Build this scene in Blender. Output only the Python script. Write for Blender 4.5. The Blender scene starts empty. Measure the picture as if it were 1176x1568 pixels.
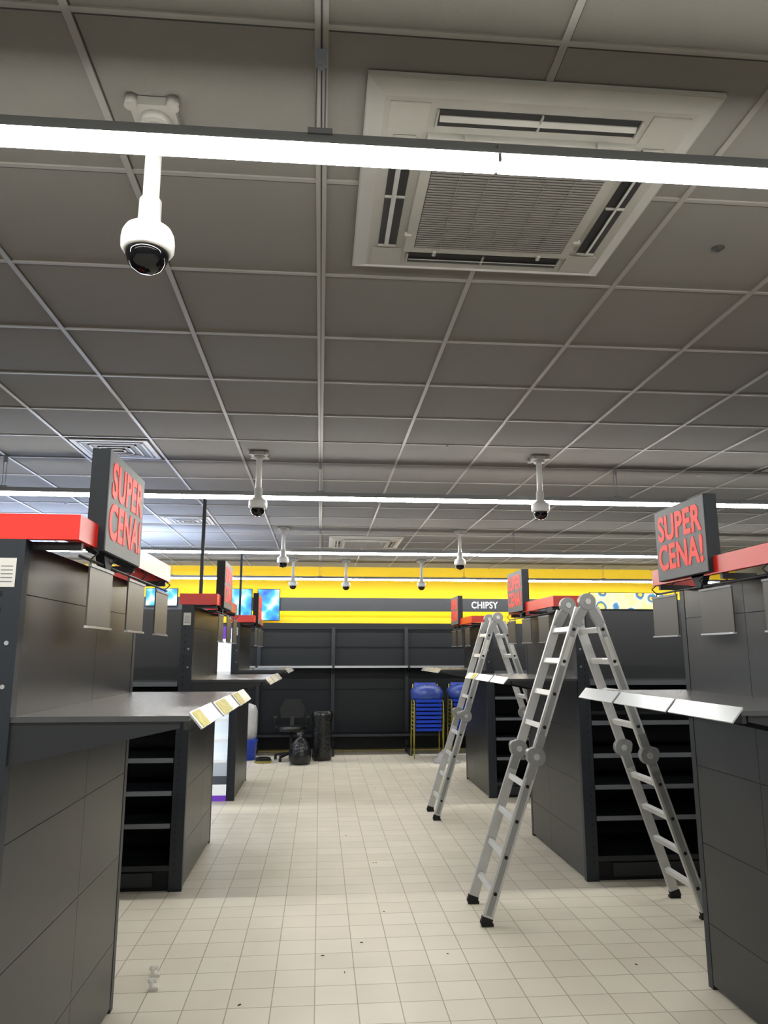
import bpy, bmesh, math, random
from mathutils import Vector, Matrix
random.seed(4)
D=bpy.data; C=bpy.context; S=C.scene
try:
    S.view_settings.view_transform='Standard'; S.view_settings.look='None'
except Exception: pass

def lin(c):
    c=c/255.0
    return c/12.92 if c<=0.04045 else ((c+0.055)/1.055)**2.4
def col(r,g,b): return (lin(r),lin(g),lin(b),1)

def mat(name,rgb,rough=.5,metal=0,emis=None,es=0,var=.06,nscale=6,bump=0,bscale=60,alpha=1,spec=.5,trans=0):
    m=D.materials.new(name); m.use_nodes=True
    nt=m.node_tree; b=nt.nodes['Principled BSDF']
    tc=nt.nodes.new('ShaderNodeTexCoord'); n=nt.nodes.new('ShaderNodeTexNoise')
    n.inputs['Scale'].default_value=nscale; n.inputs['Detail'].default_value=4
    nt.links.new(tc.outputs['Object'],n.inputs['Vector'])
    mx=nt.nodes.new('ShaderNodeMix'); mx.data_type='RGBA'
    c=col(*rgb)
    mx.inputs[6].default_value=tuple(x*(1-var) for x in c[:3])+(1,)
    mx.inputs[7].default_value=tuple(min(1,x*(1+var)) for x in c[:3])+(1,)
    nt.links.new(n.outputs['Fac'],mx.inputs[0]); nt.links.new(mx.outputs[2],b.inputs['Base Color'])
    b.inputs['Roughness'].default_value=rough; b.inputs['Metallic'].default_value=metal
    b.inputs['Specular IOR Level'].default_value=spec
    if trans: b.inputs['Transmission Weight'].default_value=trans
    if alpha<1: b.inputs['Alpha'].default_value=alpha
    if emis:
        b.inputs['Emission Color'].default_value=col(*emis); b.inputs['Emission Strength'].default_value=es
    if bump:
        n2=nt.nodes.new('ShaderNodeTexNoise'); n2.inputs['Scale'].default_value=bscale
        nt.links.new(tc.outputs['Object'],n2.inputs['Vector'])
        bp=nt.nodes.new('ShaderNodeBump'); bp.inputs['Strength'].default_value=bump; bp.inputs['Distance'].default_value=.01
        nt.links.new(n2.outputs['Fac'],bp.inputs['Height']); nt.links.new(bp.outputs['Normal'],b.inputs['Normal'])
    return m

class B:
    def __init__(s,name): s.name=name; s.bm=bmesh.new(); s.mats=[]
    def mi(s,m):
        if m not in s.mats: s.mats.append(m)
        return s.mats.index(m)
    def face(s,vs,m,smooth=False):
        try: f=s.bm.faces.new(vs)
        except ValueError: return
        f.material_index=m; f.smooth=smooth
    def hexa(s,p,m):
        m=s.mi(m); v=[s.bm.verts.new(q) for q in p]
        for q in ((0,3,2,1),(4,5,6,7),(0,1,5,4),(1,2,6,5),(2,3,7,6),(3,0,4,7)): s.face([v[i] for i in q],m)
    def box(s,x0,x1,y0,y1,z0,z1,m):
        x0,x1=sorted((x0,x1)); y0,y1=sorted((y0,y1)); z0,z1=sorted((z0,z1))
        s.hexa([(x0,y0,z0),(x1,y0,z0),(x1,y1,z0),(x0,y1,z0),(x0,y0,z1),(x1,y0,z1),(x1,y1,z1),(x0,y1,z1)],m)
    def obox(s,p,q,side,w,h,m):
        p=Vector(p);q=Vector(q);d=(q-p).normalized(); a=Vector(side); a=(a-d*a.dot(d)).normalized(); n=d.cross(a)
        a=a*w/2; n=n*h/2
        s.hexa([p-a-n,p+a-n,p+a+n,p-a+n,q-a-n,q+a-n,q+a+n,q-a+n],m)
    def prism(s,pts,vec,m):
        m=s.mi(m); vec=Vector(vec); a=[s.bm.verts.new(p) for p in pts]; b=[s.bm.verts.new(Vector(p)+vec) for p in pts]
        s.face(a[::-1],m); s.face(b,m); n=len(pts)
        for i in range(n): s.face([a[i],a[(i+1)%n],b[(i+1)%n],b[i]],m)
    def cyl(s,p,q,r1,m,r2=None,seg=20):
        if r2 is None: r2=r1
        m=s.mi(m); p=Vector(p);q=Vector(q);d=(q-p).normalized()
        a=d.orthogonal().normalized(); b=d.cross(a)
        A=[];Bv=[]
        for i in range(seg):
            t=2*math.pi*i/seg; o=a*math.cos(t)+b*math.sin(t)
            A.append(s.bm.verts.new(p+o*r1)); Bv.append(s.bm.verts.new(q+o*r2))
        s.face(A[::-1],m); s.face(Bv,m)
        for i in range(seg): s.face([A[i],A[(i+1)%seg],Bv[(i+1)%seg],Bv[i]],m,True)
    def tube(s,pts,r,m,seg=10):
        for i in range(len(pts)-1): s.cyl(pts[i],pts[i+1],r,m,seg=seg)
    def lathe(s,c,prof,m,seg=32,wob=0):
        m=s.mi(m); rings=[]
        for (r,z) in prof:
            ring=[]
            for i in range(seg):
                t=2*math.pi*i/seg; rr=max(r,.0005)*(1+wob*random.uniform(-1,1))
                ring.append(s.bm.verts.new((c[0]+rr*math.cos(t),c[1]+rr*math.sin(t),c[2]+z+(wob*.1*random.uniform(-1,1) if wob else 0))))
            rings.append(ring)
        for j in range(len(rings)-1):
            for i in range(seg): s.face([rings[j][i],rings[j][(i+1)%seg],rings[j+1][(i+1)%seg],rings[j+1][i]],m,True)
        s.face(rings[0][::-1],m); s.face(rings[-1],m)
    def done(s,bevel=0):
        bmesh.ops.recalc_face_normals(s.bm,faces=s.bm.faces)
        me=D.meshes.new(s.name); s.bm.to_mesh(me); s.bm.free()
        for m in s.mats: me.materials.append(m)
        o=D.objects.new(s.name,me); C.collection.objects.link(o)
        if bevel:
            md=o.modifiers.new('bevel','BEVEL'); md.width=bevel; md.segments=2; md.limit_method='ANGLE'; md.angle_limit=.6
        return o

def text(name,body,loc,rot,size,m,parent=None,bold=.006,align='CENTER',sx=1):
    c=D.curves.new(name,'FONT'); c.body=body; c.size=size; c.align_x=align; c.align_y='CENTER'; c.extrude=.001; c.offset=bold; c.space_line=.85
    c.space_character=1.06; c.resolution_u=8
    c.materials.append(m); o=D.objects.new(name,c); C.collection.objects.link(o)
    o.location=loc; o.rotation_euler=rot; o.scale=(sx,1,1)
    if parent: o.parent=parent
    return o

# ---------------- materials
M_dark=mat('anthracite_steel',(35,38,42),.45,.0,var=.1,nscale=3,spec=.4)
M_dark2=mat('anthracite_backing',(18,19,21),.6,spec=.3)
M_panel=mat('anthracite_panel',(37,39,42),.34,var=.12,nscale=2,spec=.5)
M_back=mat('wall_shelving_steel',(26,30,34),.55,var=.1,nscale=3,spec=.3)
M_post=mat('upright_steel',(34,40,48),.45,spec=.4)
M_hole=mat('slot_black',(8,8,9),.8)
M_shelf=mat('shelf_steel',(82,84,86),.26,.3,var=.2,nscale=9)
M_lip=mat('price_rail_grey',(112,117,124),.4,.2)
M_silver=mat('price_rail_silver',(190,194,198),.25,.5)
M_white=mat('white_plastic',(205,205,203),.35)
M_label=mat('paper_label',(205,205,200),.7)
M_yel=mat('yellow_label',(205,195,70),.5,var=.5,nscale=40)
M_red=mat('red_lacquer',(222,34,18),.3,var=.08)
M_sign=mat('sign_grey',(92,96,101),.5,spec=.5)
M_signside=mat('sign_side',(26,32,37),.6,spec=.3)
M_text=mat('sign_red_text',(240,62,52),.5,emis=(238,55,45),es=.25,spec=.4)
M_plate=mat('price_holder_taupe',(66,63,59),.4,.1)
M_alu=mat('aluminium',(196,197,197),.38,.45,var=.14,nscale=14)
M_alu2=mat('aluminium_rung',(214,215,214),.42,.35)
M_hinge=mat('hinge_grey',(146,148,148),.4,.4)
M_rub=mat('rubber_black',(14,14,15),.7)
M_glass=mat('dome_glass',(6,6,8),.06)
M_led=mat('led_lens',(255,255,255),.4,emis=(255,253,247),es=68,var=0)
M_house=mat('luminaire_housing',(120,122,124),.4,.3)
M_ac=mat('cassette_plastic',(134,132,126),.5)
M_acg=mat('cassette_grille',(98,95,90),.5)
M_slot=mat('cassette_slot',(24,24,25),.6)
M_grid=mat('ceiling_tbar',(122,120,115),.5,var=.03)
M_shadegrey=mat('ceiling_shade_grey',(46,45,42),.8)  # dark grey, paints shade along the tile edges
M_wallg=mat('wall_grey',(120,120,118),.8)
M_wally=mat('wall_yellow',(200,168,14),.75,var=.03)
M_cove=mat('cove_led',(255,240,160),.5,emis=(255,238,150),es=20)
M_band=mat('fascia_dark',(40,44,50),.5)
M_wht=mat('fascia_text',(235,235,230),.5,emis=(255,255,255),es=.3)
M_blue=mat('chair_blue',(22,62,185),.35)
M_yell=mat('chair_frame_yellow',(150,138,40),.4)
M_film=mat('plastic_film',(205,208,210),.2,alpha=.45,bump=.6,bscale=30)
M_bfilm=mat('blue_film_cover',(60,85,165),.15,alpha=.75,bump=.8,bscale=25)
M_bag=mat('black_bag',(24,25,27),.25,bump=1,bscale=25)
M_wbag=mat('white_bag',(190,190,190),.35,bump=1,bscale=25)
M_purp=mat('purple',(110,60,185),.5,emis=(130,70,220),es=.3)
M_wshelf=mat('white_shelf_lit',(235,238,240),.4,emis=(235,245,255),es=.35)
M_cool=mat('added_uplight',(255,255,255),.5,emis=(185,208,255),es=75)  # cool glow for an added uplight that brightens the left ceiling

def floor_mat():
    m=D.materials.new('floor_tiles'); m.use_nodes=True; nt=m.node_tree; b=nt.nodes['Principled BSDF']
    tc=nt.nodes.new('ShaderNodeTexCoord')
    br=nt.nodes.new('ShaderNodeTexBrick'); br.offset=0; br.squash=1
    br.inputs['Scale'].default_value=1; br.inputs['Brick Width'].default_value=.2; br.inputs['Row Height'].default_value=.2
    br.inputs['Mortar Size'].default_value=.003; br.inputs['Mortar Smooth'].default_value=.2
    br.inputs['Color1'].default_value=col(224,218,202); br.inputs['Color2'].default_value=col(216,209,193)
    br.inputs['Mortar'].default_value=col(164,156,141)
    nt.links.new(tc.outputs['Object'],br.inputs['Vector'])
    def noise(sc,lo,hi,a,bb,det=8):
        n=nt.nodes.new('ShaderNodeTexNoise'); n.inputs['Scale'].default_value=sc; n.inputs['Detail'].default_value=det
        nt.links.new(tc.outputs['Object'],n.inputs['Vector'])
        r=nt.nodes.new('ShaderNodeMapRange'); r.inputs[1].default_value=lo; r.inputs[2].default_value=hi; r.inputs[3].default_value=a; r.inputs[4].default_value=bb
        nt.links.new(n.outputs['Fac'],r.inputs[0]); return r
    def mul(a,bb):
        mx=nt.nodes.new('ShaderNodeMix'); mx.data_type='RGBA'; mx.blend_type='MULTIPLY'; mx.inputs[0].default_value=1
        nt.links.new(a,mx.inputs[6]); nt.links.new(bb,mx.inputs[7]); return mx.outputs[2]
    o=mul(br.outputs['Color'],noise(1.3,.3,.7,.94,1.03).outputs[0])
    nt.links.new(o,b.inputs['Base Color'])
    nt.links.new(noise(4,.3,.7,.3,.5).outputs[0],b.inputs['Roughness'])
    bp=nt.nodes.new('ShaderNodeBump'); bp.inputs['Strength'].default_value=.4; bp.inputs['Distance'].default_value=.003; bp.invert=True
    nt.links.new(br.outputs['Fac'],bp.inputs['Height']); nt.links.new(bp.outputs['Normal'],b.inputs['Normal'])
    return m
X0,X1,Y0,Y1,H=-6.6,7.6,-3.6,13.0,3.09
b=B('floor'); b.box(X0,X1,Y0,Y1,-.1,0,floor_mat()); b.done()

b=B('ceiling'); b.box(X0,X1,Y0,Y1,H,H+.1,mat('ceiling_tile',(104,102,97),.9,var=.05,nscale=.8,bump=.1,bscale=140)); b.done()
b=B('trim_ceiling_grid')
GX=-.02; GY=2.74
k=-10
while GX+.6*k<X1:
    xx=GX+.6*k
    if xx>X0:
        w=.010 if k else .017
        b.box(xx-w,xx+w,Y0,Y1,H-.007,H,M_grid)
        if k==0: b.box(xx-.002,xx+.002,Y0,Y1,H-.0085,H-.007,M_slot)
        else: b.box(xx+w,xx+w+.004,Y0,Y1,H-.002,H,M_shadegrey)  # shade at the tile edge, painted as a dark strip
    k+=1
k=-12
while GY+.6*k<Y1:
    yy=GY+.6*k
    if yy>Y0:
        b.box(X0,X1,yy-.008,yy+.008,H-.006,H,M_grid)
        b.box(X0,X1,yy+.008,yy+.016,H-.003,H,M_shadegrey)  # painted edge shade along the cross bars
    k+=1
b.done()

b=B('wall_left'); b.box(X0-.1,X0,Y0,Y1,0,H,M_wallg); b.done()
b=B('wall_right'); b.box(X1,X1+.1,Y0,Y1,0,H,M_wallg); b.done()
b=B('wall_front'); b.box(X0,X1,Y0-.1,Y0,0,H,M_wallg); b.done()
b=B('wall_back'); b.box(X0,X1,Y1,Y1+.1,0,2.0,M_wallg); b.box(X0,X1,Y1,Y1+.1,2.0,H,M_wally); b.done()

b=B('wall_fascia_sign'); b.box(X0+.02,X1-.02,12.86,12.89,2.31,2.54,M_band)
b.box(X0+.02,X1-.02,12.89,13.0,2.40,2.43,M_band)
b.box(X0+.02,X1-.02,12.90,12.93,2.48,2.50,M_cove); b.box(X0+.02,X1-.02,12.90,12.93,2.33,2.35,M_cove)
fs=b.done()
text('fascia_lettering','CHIPSY',(2.86,12.856,2.42),(math.pi/2,0,0),.16,M_wht,fs,.002,sx=.86)

# ------------- gondolas
SH=[.43,.645,.866,1.10,1.39]
def gondola(sd,ya,yb,ys,white=False,L=5.0,yel=False):
    Xf=1.92 if sd>0 else -.92
    U=lambda u: Xf+sd*u
    b=B('shelving_gondola')
    ym=(ya+yb)/2
    b.box(U(.012),U(.05),ya+.03,yb-.03,.02,1.93,M_dark2)
    sp=ya+.82 if yb-ya>1.2 else ym
    zs=[.02,.30,.67,1.04,1.41,1.78,1.94]
    for i in range(len(zs)-1):
        for (a,c) in ((ya+.045,sp),(sp,yb-.045)):
            b.box(U(.002),U(.014),a+.0012,c-.0012,zs[i]+.0012,zs[i+1]-.0012,M_panel)
    for (a,c) in ((ya,ya+.045),(yb-.045,yb)):
        b.box(U(0),U(.09),a,c,0,1.95,M_post)
    z=.12
    while z<1.9:
        b.box(U(.056),U(.062),ya-.001,ya+.01,z,z+.018,M_hole); z+=.05
    b.box(U(.022),U(.075),ya-.0015,ya,1.80,1.89,M_label)
    for q in range(5): b.box(U(.03),U(.066),ya-.002,ya-.0014,1.815+q*.012,1.818+q*.012,M_lip)
    for z in (1.5,1.63): b.cyl((U(.03),ya-.002,z),(U(.03),ya,z),.007,M_silver,seg=10)
    b.box(U(-.525),U(0),ya+.005,yb-.005,1.395,1.412,M_shelf)
    b.box(U(-.525),U(-.51),ya+.005,yb-.005,1.37,1.396,M_dark)
    for yy in (ya+.01,yb-.03,ym):
        b.prism([(U(0),yy,1.395),(U(-.50),yy,1.395),(U(-.50),yy,1.375),(U(0),yy,1.27)],(0,.012,0),M_dark)
    segs=[(ya-.01,ya+.45),(ya+.46,ya+.98),(ya+.99,yb+.01)]
    for i,(a,c) in enumerate(segs):
        t=.006*i-.035
        b.prism([(U(-.56-t),a,1.418),(U(-.60-t),a,1.372),(U(-.604-t),a,1.376),(U(-.562-t),a,1.424)],(0,c-a,0),M_silver)
        if yel and (sd<0 or i==2):
            b.prism([(U(-.5655-t),a+.03,1.4195),(U(-.602-t),a+.03,1.378),(U(-.6045-t),a+.03,1.3785),(U(-.5665-t),a+.03,1.422)],(0,(c-a)*(.3,.5,.35)[i],0),M_yel)
    Ls=U(L)
    b.box(U(.09),Ls,ym-.02,ym+.02,.05,1.95,M_panel)
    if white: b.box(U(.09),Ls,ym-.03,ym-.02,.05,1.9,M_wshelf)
    n=int(L/1.25)
    for i in range(n+1):
        u=.11+i*1.22
        b.box(U(u-.03),U(u+.03),ym-.035,ym+.035,0,1.96,M_post)
    b.box(U(.09),Ls,ya+.03,yb-.03,.0,.13,M_dark2)
    b.box(U(.09),Ls,ya+.015,yb-.015,.13,.165,M_dark)
    if white:
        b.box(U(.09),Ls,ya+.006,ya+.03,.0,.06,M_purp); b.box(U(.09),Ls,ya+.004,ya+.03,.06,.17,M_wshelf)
    else: b.box(U(.2),Ls,ya+.008,ya+.03,.03,.12,M_dark)
    for z in SH:
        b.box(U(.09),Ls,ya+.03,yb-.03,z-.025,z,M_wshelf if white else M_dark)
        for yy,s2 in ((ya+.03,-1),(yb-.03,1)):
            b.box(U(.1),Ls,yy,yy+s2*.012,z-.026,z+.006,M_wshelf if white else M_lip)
            for i in range(1,n+1):
                u=.11+i*1.22; b.box(U(u-.006),U(u+.006),yy-s2*.02,yy+s2*.014,z-.03,z+.008,M_post)
    b.box(Ls,U(L+.03),ya+.03,yb-.03,0,1.45,M_panel)
    if white:
        b.box(U(.9),Ls,ym-.22,ym+.22,1.96,2.06,M_house); b.box(U(.9),Ls,ym-.2,ym+.2,2.06,2.07,M_cool)  # added uplight and its housing, put here to brighten the ceiling
    zr0,zr1=1.95,2.03
    b.box(U(-.16),U(-.135),ya,yb-.03,zr0,zr1,M_red)
    for (a,c) in ((ya,ya+.025),(yb-.055,yb-.03)):
        b.box(U(-.135),U(.11),a,c,zr0,zr1,M_red)
    b.box(U(-.135),U(.05),ya+.025,yb-.055,zr1-.012,zr1-.004,M_red)
    for yy in (ya+.06,ym,yb-.1):
        b.box(U(-.15),U(.01),yy,yy+.02,1.925,1.95,M_dark)
    b.cyl((U(-.15),ya+.05,1.905),(U(-.15),yb-.05,1.905),.005,M_dark,seg=8)
    for yy in (ya+.13,ya+.63,ya+1.13):
        if yy+.27>yb: yy=yb-.28
        for q in (.03,.24): b.tube([(U(-.15),yy+q,1.95),(U(-.175),yy+q,1.93),(U(-.15),yy+q,1.905),(U(-.158),yy+q,1.87)],.003,M_dark,seg=6)
        b.box(U(-.162),U(-.156),yy,yy+.27,1.69,1.89,M_plate)
        b.box(U(-.170),U(-.155),yy-.002,yy+.272,1.68,1.688,M_silver)
        b.box(U(-.166),U(-.155),yy-.002,yy+.272,1.88,1.89,M_lip)
    zb=1.94 if sd<0 else 1.96
    b.box(U(-.182),U(-.122),ys,ys+.5,zb,zb+.36,M_signside)
    b.box(U(-.186),U(-.182),ys+.003,ys+.497,zb+.003,zb+.357,M_sign)
    b.prism([(U(-.13),ys+.08,zb+.01),(U(-.13),ys+.22,zb+.01),(U(-.13),ys+.17,zb-.06),(U(-.13),ys+.13,zb-.06)],(-sd*.03,0,0),M_signside)
    if white: b.box(U(.1),U(.2),ya-.012,ya+.02,1.76,1.90,M_purp)
    o=b.done(.0015)
    rz=-math.pi/2 if sd>0 else math.pi/2
    text('sign_lettering','SUPER\nCENA!',(U(-.1872),ys+.25,zb+.18),(math.pi/2,0,rz),.172,M_text,o,.0055,sx=.86)
    return o
gondola(-1,2.37,3.84,2.56,yel=True)
gondola(-1,5.54,6.90,5.74)
gondola(-1,8.70,10.06,8.90,white=True)
gondola(1,2.42,3.84,3.18)
gondola(1,5.52,6.92,6.30,yel=True)
gondola(1,8.62,9.95,9.35)

# ------------- wall shelving
b=B('wall_shelving')
b.box(-6.3,7.3,12.78,12.8,.05,2.05,M_back)
b.box(-6.3,7.3,12.74,12.8,2.0,2.1,M_back)
x=-5.98
while x<7.2:
    b.box(x-.03,x+.03,12.7,12.78,0,2.03,M_post); b.box(x-.025,x+.025,12.15,12.7,0,.09,M_post)
    for z in (1.39,.31):
        b.prism([(x-.008,12.7,z-.02),(x-.008,12.36,z-.02),(x-.008,12.36,z-.04),(x-.008,12.7,z-.13)],(.016,0,0),M_post)
    b.box(x-.02,x+.02,12.33,12.345,1.36,1.40,M_post)
    x+=1.24
for z in (1.39,.31):
    b.box(-6.3,7.3,12.35,12.78,z-.02,z,M_shelf if z>1 else M_back); b.box(-6.3,7.3,12.338,12.35,z-.028,z+.006,M_silver if z>1 else M_dark)
b.box(-6.3,7.3,12.765,12.78,1.70,1.712,M_dark2); b.box(-6.3,7.3,12.765,12.78,1.0,1.012,M_dark2)
b.done()

# ------------- ladders
def ladder(xl,xr,ya,yb,zt,xo=0):
    b=B('folding_ladder'); xa=(xl+xr)/2+xo
    for sgn,xf in ((-1,xl),(1,xr)):
        foot=Vector((xf,0,.04)); top=Vector((xa+sgn*.05,0,zt-.04)); d=top-foot
        for yi,y in ((-1,ya),(1,yb)):
            P=lambda t,dy=0: foot+d*t+Vector((0,y+dy,0))
            b.obox(P(0),P(.485),(0,1,0),.026,.062,M_alu)
            b.obox(P(.515,-yi*.012),P(1,-yi*.012),(0,1,0),.026,.06,M_alu)
            b.obox(P(.01,yi*.0135),P(.48,yi*.0135),(0,1,0),.002,.034,M_hinge)
            b.obox(P(.52,yi*.0015),P(.97,yi*.0015),(0,1,0),.002,.034,M_hinge)
            c=P(.5)
            b.cyl(c+Vector((0,-.026,0)),c+Vector((0,.026,0)),.058,M_hinge,seg=24)
            b.cyl(c+Vector((0,-.031,0)),c+Vector((0,.031,0)),.02,M_alu,seg=16)
            b.cyl(c+Vector((sgn*.03,-.03,.02)),c+Vector((sgn*.03,.03,.02)),.03,M_hinge,seg=16)
            b.obox(P(.43),P(.57),(0,1,0),.034,.05,M_hinge)
            b.obox(P(-.018),P(.004),(0,1,0),.032,.066,M_rub)
            b.box(xf-.036,xf+.036,y-.018,y+.018,0,.016,M_rub)
            for t in (.075,.185,.295,.405,.595,.705,.815,.925):
                dy=yi*.015 if t<.5 else yi*.004
                q=P(t,dy); b.cyl(q,q+Vector((0,yi*.004,0)),.011,M_hole,seg=12)
        for t in (.075,.185,.295,.405,.595,.705,.815,.925):
            p=foot+d*t
            b.obox(p+Vector((0,ya+.005,0)),p+Vector((0,yb-.005,0)),d,.034,.03,M_alu2)
        b.obox(foot+d*.80+Vector((0,ya-.002,0)),foot+d*.9+Vector((0,ya-.002,0)),(0,1,0),.003,.03,M_label)
    for y in (ya+.012,yb-.012):
        b.cyl((xa,y-.024,zt),(xa,y+.024,zt),.055,M_hinge,seg=24)
        b.cyl((xa,y-.03,zt),(xa,y+.03,zt),.02,M_alu,seg=16)
        for sgn in (-1,1):
            b.obox((xa,y,zt),(xa+sgn*.085,y,zt-.15),(0,1,0),.036,.055,M_hinge)
    b.done(.0015)
ladder(1.02,2.38,4.73,5.14,1.93,.035)
ladder(1.16,2.48,7.57,7.99,1.96)

# ------------- ceiling items
def light(y):
    b=B('linear_led_luminaire')
    b.box(-6.3,7.3,y-.026,y+.026,2.803,2.815,M_house)
    b.box(-6.3,7.3,y-.012,y+.012,2.815,2.84,M_house)
    x=.42-1.5*5
    while x<7.3:
        a=max(x+.005,-6.28); c=min(x+1.495,7.28)
        if c>a: b.box(a,c,y-.023,y+.023,2.780,2.803,M_led)
        b.box(x-.004,x+.004,y-.024,y+.024,2.782,2.83,M_house)
        x+=1.5
    for xx in (-4.82,-2.42,-.02,2.38,4.78):
        for dx in (-.011,.011): b.cyl((xx+dx,y,2.835),(xx+dx,y,H-.03),.0022,M_lip,seg=6)
        b.box(xx-.03,xx+.03,y-.018,y+.018,2.835,2.85,M_house)
        b.box(xx-.014,xx+.014,y-.006,y+.006,H-.06,H,M_lip)
        b.cyl((xx-.006,y-.008,H-.045),(xx-.006,y+.008,H-.045),.008,M_house,seg=12)
    b.done()
for y in (-2.5,1.61,5.71,8.96,12.2): light(y)  # first row is unseen behind the camera, added to light the near gondolas

def ptz(x,y):
    b=B('dome_security_camera')
    b.box(x-.06,x+.06,y-.06,y+.06,H-.03,H-.004,M_ac)
    for sx in (-1,1):
        for sy in (-1,1): b.cyl((x+sx*.055,y+sy*.055,H-.034),(x+sx*.055,y+sy*.055,H-.006),.018,M_ac,seg=14)
    b.cyl((x,y,H-.05),(x,y,H-.02),.04,M_ac,.045)
    b.cyl((x,y,2.80),(x,y,H-.04),.022,M_white)
    k=.87
    b.lathe((x,y,0),[(r*k,z) for r,z in [(.030,2.815),(.034,2.81),(.035,2.742),(.046,2.739),(.050,2.728),(.070,2.722),(.078,2.708),(.081,2.688),(.080,2.668),(.074,2.660),(.068,2.655)]],M_white)
    b.lathe((x,y,0),[(r*k,z) for r,z in [(.0,2.665),(.066,2.66),(.064,2.645),(.056,2.625),(.042,2.61),(.022,2.601),(0,2.598)]],M_glass)
    b.done()
for p in ((-.48,1.87),(-.48,5.47),(-.46,8.85),(-.45,11.9),(1.66,5.42),(1.69,8.9),(1.62,11.9),(.4,12.0)): ptz(*p)

def cassette(cx,cy):
    b=B('ceiling_air_conditioner'); h=.485
    z0,z1=H-.035,H-.004
    b.prism([(cx-h,cy-h,z1),(cx+h,cy-h,z1),(cx+h,cy+h,z1),(cx-h,cy+h,z1)],(0,0,-.014),M_ac)
    def fr(r): return [(cx-r,cy-r),(cx+r,cy-r),(cx+r,cy+r),(cx-r,cy+r)]
    m=b.mi(M_ac)
    v1=[b.bm.verts.new((x,y,z1-.014)) for x,y in fr(h-.005)]; v2=[b.bm.verts.new((x,y,z0)) for x,y in fr(h-.05)]
    for i in range(4): b.face([v1[i],v1[(i+1)%4],v2[(i+1)%4],v2[i]],m)
    b.face(v2,m)
    b.box(cx-.305,cx+.305,cy-.305,cy+.305,z0-.018,z0,M_ac)
    b.box(cx-.272,cx+.272,cy-.272,cy+.272,z0-.0185,z0-.017,M_slot)
    y=cy-.268
    while y<cy+.27:
        b.box(cx-.27,cx+.27,y,y+.0055,z0-.022,z0-.018,M_acg); y+=.0135
    for k in range(1,6):
        x=cx-.27+.54*k/6; b.box(x-.001,x+.001,cy-.27,cy+.27,z0-.0235,z0-.0215,M_acg)
    for k in range(4):
        a=k*math.pi/2; R=Matrix.Rotation(a,3,'Z')
        def q(x,y,z): v=R@Vector((x,y,0)); return (cx+v.x,cy+v.y,z)
        def bx(xa,xb,ya,yb,za,zb,m):
            b.hexa([q(xa,ya,za),q(xb,ya,za),q(xb,yb,za),q(xa,yb,za),q(xa,ya,zb),q(xb,ya,zb),q(xb,yb,zb),q(xa,yb,zb)],m)
        bx(-.29,.29,-.40,-.335,z0-.003,z0-.001,M_slot)
        b.hexa([q(-.28,-.378,z0-.006),q(.28,-.378,z0-.006),q(.28,-.364,z0-.014),q(-.28,-.364,z0-.014),q(-.28,-.378,z0-.002),q(.28,-.378,z0-.002),q(.28,-.364,z0-.010),q(-.28,-.364,z0-.010)],M_ac)
        for xx in (-.29,0,.284): bx(xx,xx+.006,-.4,-.335,z0-.010,z0-.002,M_ac)
        bx(.31,.42,-.42,-.31,z0-.004,z0,M_ac)
        bx(-.2,-.188,-.315,-.29,z0-.026,z0-.01,M_ac); bx(.188,.2,-.315,-.29,z0-.026,z0-.01,M_ac)
    b.done(.001)
cassette(.585,2.15); cassette(.58,9.94); cassette(-3.9,9.94)

def diffuser(cx,cy):
    b=B('ceiling_air_diffuser'); 
    b.box(cx-.27,cx+.27,cy-.25,cy+.25,H-.012,H-.004,M_ac)
    b.box(cx-.235,cx+.235,cy-.215,cy+.215,H-.014,H-.012,M_slot)
    for r in (.205,.15,.095,.045):
        for (a,c,e,f) in ((-r-.02,r+.02,-r,-r+.016),(-r-.02,r+.02,r-.016,r),(-r-.02,-r-.004,-r,r),(r+.004,r+.02,-r,r)):
            b.box(cx+a,cx+c,cy+e,cy+f,H-.024+r*.04,H-.013,M_ac)
    b.done()
diffuser(-1.52,5.44); diffuser(-1.52,8.44); diffuser(3.9,5.44)
for (x,y) in ((1.46,2.42),(.9,5.15),(3.2,5.9),(-2.6,7.6)):
    b=B('sprinkler_cover'); b.lathe((x,y,0),[(.024,H-.001),(.024,H-.003),(.012,H-.004),(.011,H-.012),(.004,H-.013)],M_shadegrey if x==1.46 else M_grid); b.done()
b=B('power_pole'); b.box(-1.145,-1.115,7.1,7.13,0,H-.001,M_signside); b.done()
b=B('power_pole'); b.box(-1.215,-1.185,11.2,11.23,0,H-.001,M_signside); b.done()

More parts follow.
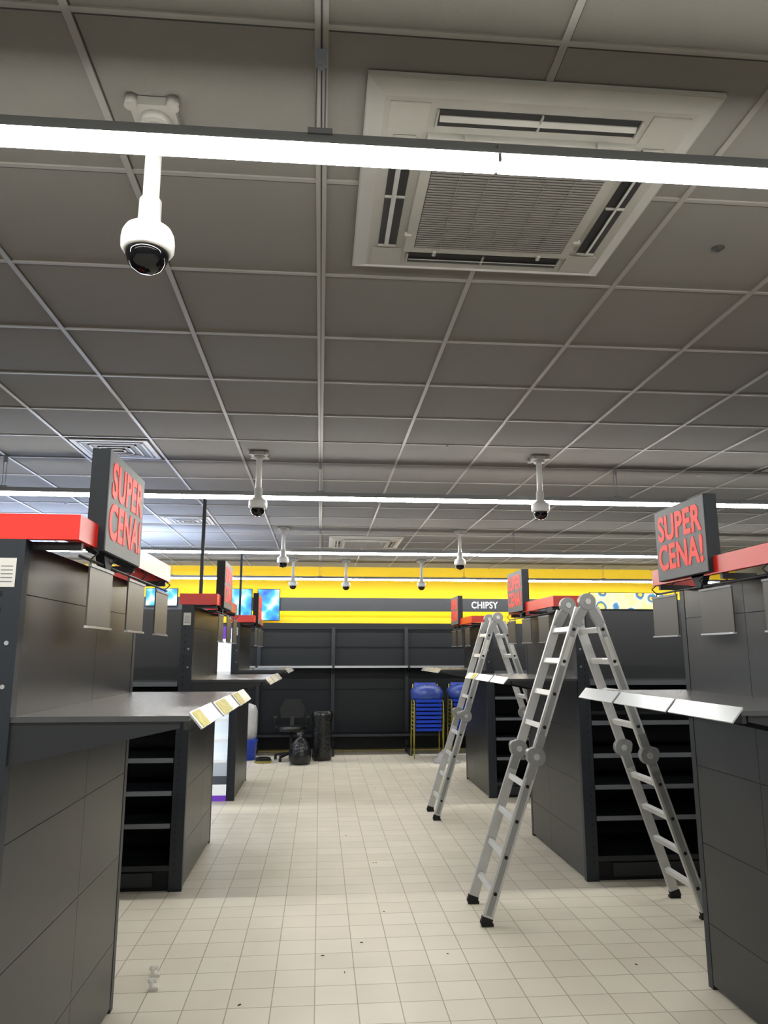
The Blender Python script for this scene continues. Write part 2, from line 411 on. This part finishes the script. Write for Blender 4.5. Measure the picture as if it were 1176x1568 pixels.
# posters
def art(name,cols,scale,es):
    m=D.materials.new(name); m.use_nodes=True; nt=m.node_tree; p=nt.nodes['Principled BSDF']
    tc=nt.nodes.new('ShaderNodeTexCoord'); n=nt.nodes.new('ShaderNodeTexVoronoi'); n.inputs['Scale'].default_value=scale
    nz=nt.nodes.new('ShaderNodeTexNoise'); nz.inputs['Scale'].default_value=scale*.7
    nt.links.new(tc.outputs['Object'],nz.inputs['Vector'])
    nt.links.new(tc.outputs['Object'],n.inputs['Vector'])
    ad=nt.nodes.new('ShaderNodeMath'); ad.operation='ADD'; nt.links.new(n.outputs['Distance'],ad.inputs[0]); nt.links.new(nz.outputs['Fac'],ad.inputs[1])
    ad2=nt.nodes.new('ShaderNodeMath'); ad2.operation='MULTIPLY'; ad2.inputs[1].default_value=.75; nt.links.new(ad.outputs[0],ad2.inputs[0])
    r=nt.nodes.new('ShaderNodeValToRGB'); e=r.color_ramp.elements
    e[0].position=cols[0][0]; e[0].color=col(*cols[0][1]); e[1].position=cols[1][0]; e[1].color=col(*cols[1][1])
    for (pos,c) in cols[2:]:
        q=e.new(pos); q.color=col(*c)
    nt.links.new(ad2.outputs[0],r.inputs[0]); nt.links.new(r.outputs[0],p.inputs['Base Color']); nt.links.new(r.outputs[0],p.inputs['Emission Color'])
    p.inputs['Emission Strength'].default_value=es; p.inputs['Roughness'].default_value=.6; return m
A_blue=art('screen_blue_art',[(.4,(10,60,150)),(1.0,(200,235,250)),(.6,(20,105,190)),(.75,(40,140,215)),(.85,(120,195,235))],5,.25)
A_fruit=art('screen_fruit_art',[(.36,(235,225,140)),(1.0,(235,225,120)),(.50,(225,195,40)),(.58,(30,60,90)),(.70,(60,120,165)),(.76,(225,215,150))],5,.2)
def screen(xa,xb,za,zb,m):
    b=B('wall_poster_lightbox'); b.box(xa,xb,12.82,12.858,za,zb,M_signside); b.box(xa+.01,xb-.01,12.817,12.82,za+.01,zb-.01,m); b.done()
screen(-1.08,-.70,2.14,2.68,A_blue); screen(-1.55,-1.17,2.14,2.68,A_blue); screen(-2.95,-2.42,2.38,2.68,A_blue)
screen(4.75,6.15,2.36,2.66,A_fruit)

# ------------- stuff at the back
def chair_stack(cx,cy,n=8):
    b=B('stacked_chairs')
    for i in range(n):
        z=.44+i*.062; yo=cy-.012*i
        b.prism([(cx-.2,yo-.2,z),(cx+.2,yo-.2,z),(cx+.21,yo+.1,z-.01),(cx+.18,yo+.2,z),(cx-.18,yo+.2,z),(cx-.21,yo+.1,z-.01)],(0,0,.022),M_blue)
        b.box(cx-.2,cx+.2,yo-.215,yo-.2,z-.018,z+.016,M_blue)
        if i>n-4: b.prism([(cx-.19,yo+.19,z+.12),(cx+.19,yo+.19,z+.12),(cx+.17,yo+.23,z+.26),(cx-.17,yo+.23,z+.26)],(0,.02,0),M_blue)
        for s in (-1,1):
            x=cx+s*.225; zf=.015 if i==0 else z-.3
            b.tube([(x,yo-.22,max(.012,zf)),(x,yo-.17,z+.0),(x,yo+.17,z),(x-s*.03,yo+.23,z+.24)],.008,M_yell,seg=8)
            b.tube([(x,yo+.22,max(.012,zf)),(x,yo+.12,z)],.008,M_yell,seg=8)
    zt=.44+n*.062
    b.lathe((cx,cy-.05,zt-.04),[(.24,0),(.26,.05),(.25,.13),(.2,.19),(.1,.215),(0,.22)],M_bfilm,seg=18,wob=.09)
    b.done()
chair_stack(1.68,11.9); chair_stack(2.28,12.0)
b=B('plastic_sheet_bundle'); b.lathe((1.90,11.42,0),[(.2,0),(.2,.03),(.15,.08),(.11,.13),(.05,.17),(0,.18)],M_film,seg=20,wob=.18); b.done()

b=B('office_chair'); cx,cy=-.42,11.85
for k in range(5):
    a=k*2*math.pi/5+.3; e=(cx+.25*math.cos(a),cy+.25*math.sin(a),.07)
    b.obox((cx,cy,.11),e,(0,0,1),.03,.045,M_rub); b.cyl((e[0]-.02,e[1],.03),(e[0]+.02,e[1],.03),.03,M_rub,seg=14); b.cyl((e[0],e[1],.03),e,.01,M_rub,seg=8)
b.cyl((cx,cy,.1),(cx,cy,.42),.025,M_rub)
b.lathe((cx,cy,.42),[(.12,0),(.2,.015),(.225,.04),(.21,.075),(.1,.085),(0,.085)],M_bag)
b.obox((cx,cy+.18,.42),(cx,cy+.26,.62),(1,0,0),.06,.015,M_rub)
b.prism([(cx-.17,cy+.25,.6),(cx+.17,cy+.25,.6),(cx+.2,cy+.27,.74),(cx+.12,cy+.29,.88),(cx-.12,cy+.29,.88),(cx-.2,cy+.27,.74)],(0,.035,0),M_rub)
for s in (-1,1): b.tube([(cx+s*.18,cy,.45),(cx+s*.25,cy,.5),(cx+s*.25,cy-.02,.62)],.013,M_rub); b.box(cx+s*.25-.025,cx+s*.25+.025,cy-.14,cy+.1,.62,.64,M_rub)
b.done()
b=B('black_bin_bag'); b.lathe((-.27,11.42,0),[(.13,0),(.16,.04),(.16,.15),(.13,.28),(.07,.36),(.03,.38),(.06,.44),(.02,.45)],M_bag,seg=20,wob=.1); b.done()
b=B('wrapped_black_roll'); b.lathe((.05,11.8,0),[(.14,0),(.15,.05),(.145,.2),(.15,.4),(.145,.55),(.16,.66),(.15,.72),(.1,.735),(.03,.72)],M_bag,seg=22,wob=.06); b.done()
b=B('plastic_bucket'); b.lathe((-1.08,11.95,0),[(.12,0),(.14,.27),(.15,.28),(.15,.3),(.13,.3)],M_blue)
b.lathe((-1.08,11.95,.3),[(.12,0),(.13,.2),(.125,.42),(.1,.5),(.03,.53)],M_wbag,seg=20,wob=.06); b.done()
b=B('cable_coil')
for r,z in ((.12,.02),(.11,.045),(.1,.065)):
    pts=[(-.82+r*math.cos(t*.3927),11.6+r*math.sin(t*.3927),z) for t in range(17)]
    b.tube(pts,.012,M_yell if z<.03 else M_rub,seg=8)
b.done()
b=B('floor_debris')
for k in range(22):
    x=random.uniform(-.8,1.8); y=random.uniform(3.6,11.0); s=random.uniform(.003,.006)
    a=random.uniform(0,3.14); v=Vector((math.cos(a),math.sin(a),0))
    p=Vector((x,y,.002)); b.obox(p,p+v*s*3,(0,0,1),.003,s,random.choice([M_rub,M_dark,M_lip]))
b.done()
M_clip=mat('clip_plastic',(222,220,212),.4)
b=B('plastic_clip')
for (x,y) in ((-.80,4.18),(-.775,4.03)):
    b.box(x-.024,x+.022,y-.018,y+.018,0,.014,M_clip); b.box(x-.022,x-.006,y-.018,y+.018,.014,.045,M_clip); b.cyl((x-.03,y,.04),(x+.012,y,.04),.011,M_clip)
b.done(.002)

# camera
cd=D.cameras.new('camera'); cam=D.objects.new('camera',cd); C.collection.objects.link(cam)
cd.sensor_fit='VERTICAL'; cd.sensor_height=36; cd.sensor_width=27; cd.lens=26.0; cd.clip_start=.05
psi=math.radians(4.85); th=math.radians(10.8)
F=Vector((math.sin(psi)*math.cos(th),math.cos(psi)*math.cos(th),math.sin(th))); R=Vector((math.cos(psi),-math.sin(psi),0)); Uv=R.cross(F)
Mx=Matrix((R,Uv,-F)).transposed().to_4x4(); Mx.translation=Vector((0,0,1.6)); cam.matrix_world=Mx
S.camera=cam
w=D.worlds.new('world'); S.world=w; w.use_nodes=True; w.node_tree.nodes['Background'].inputs[0].default_value=(.05,.05,.05,1)
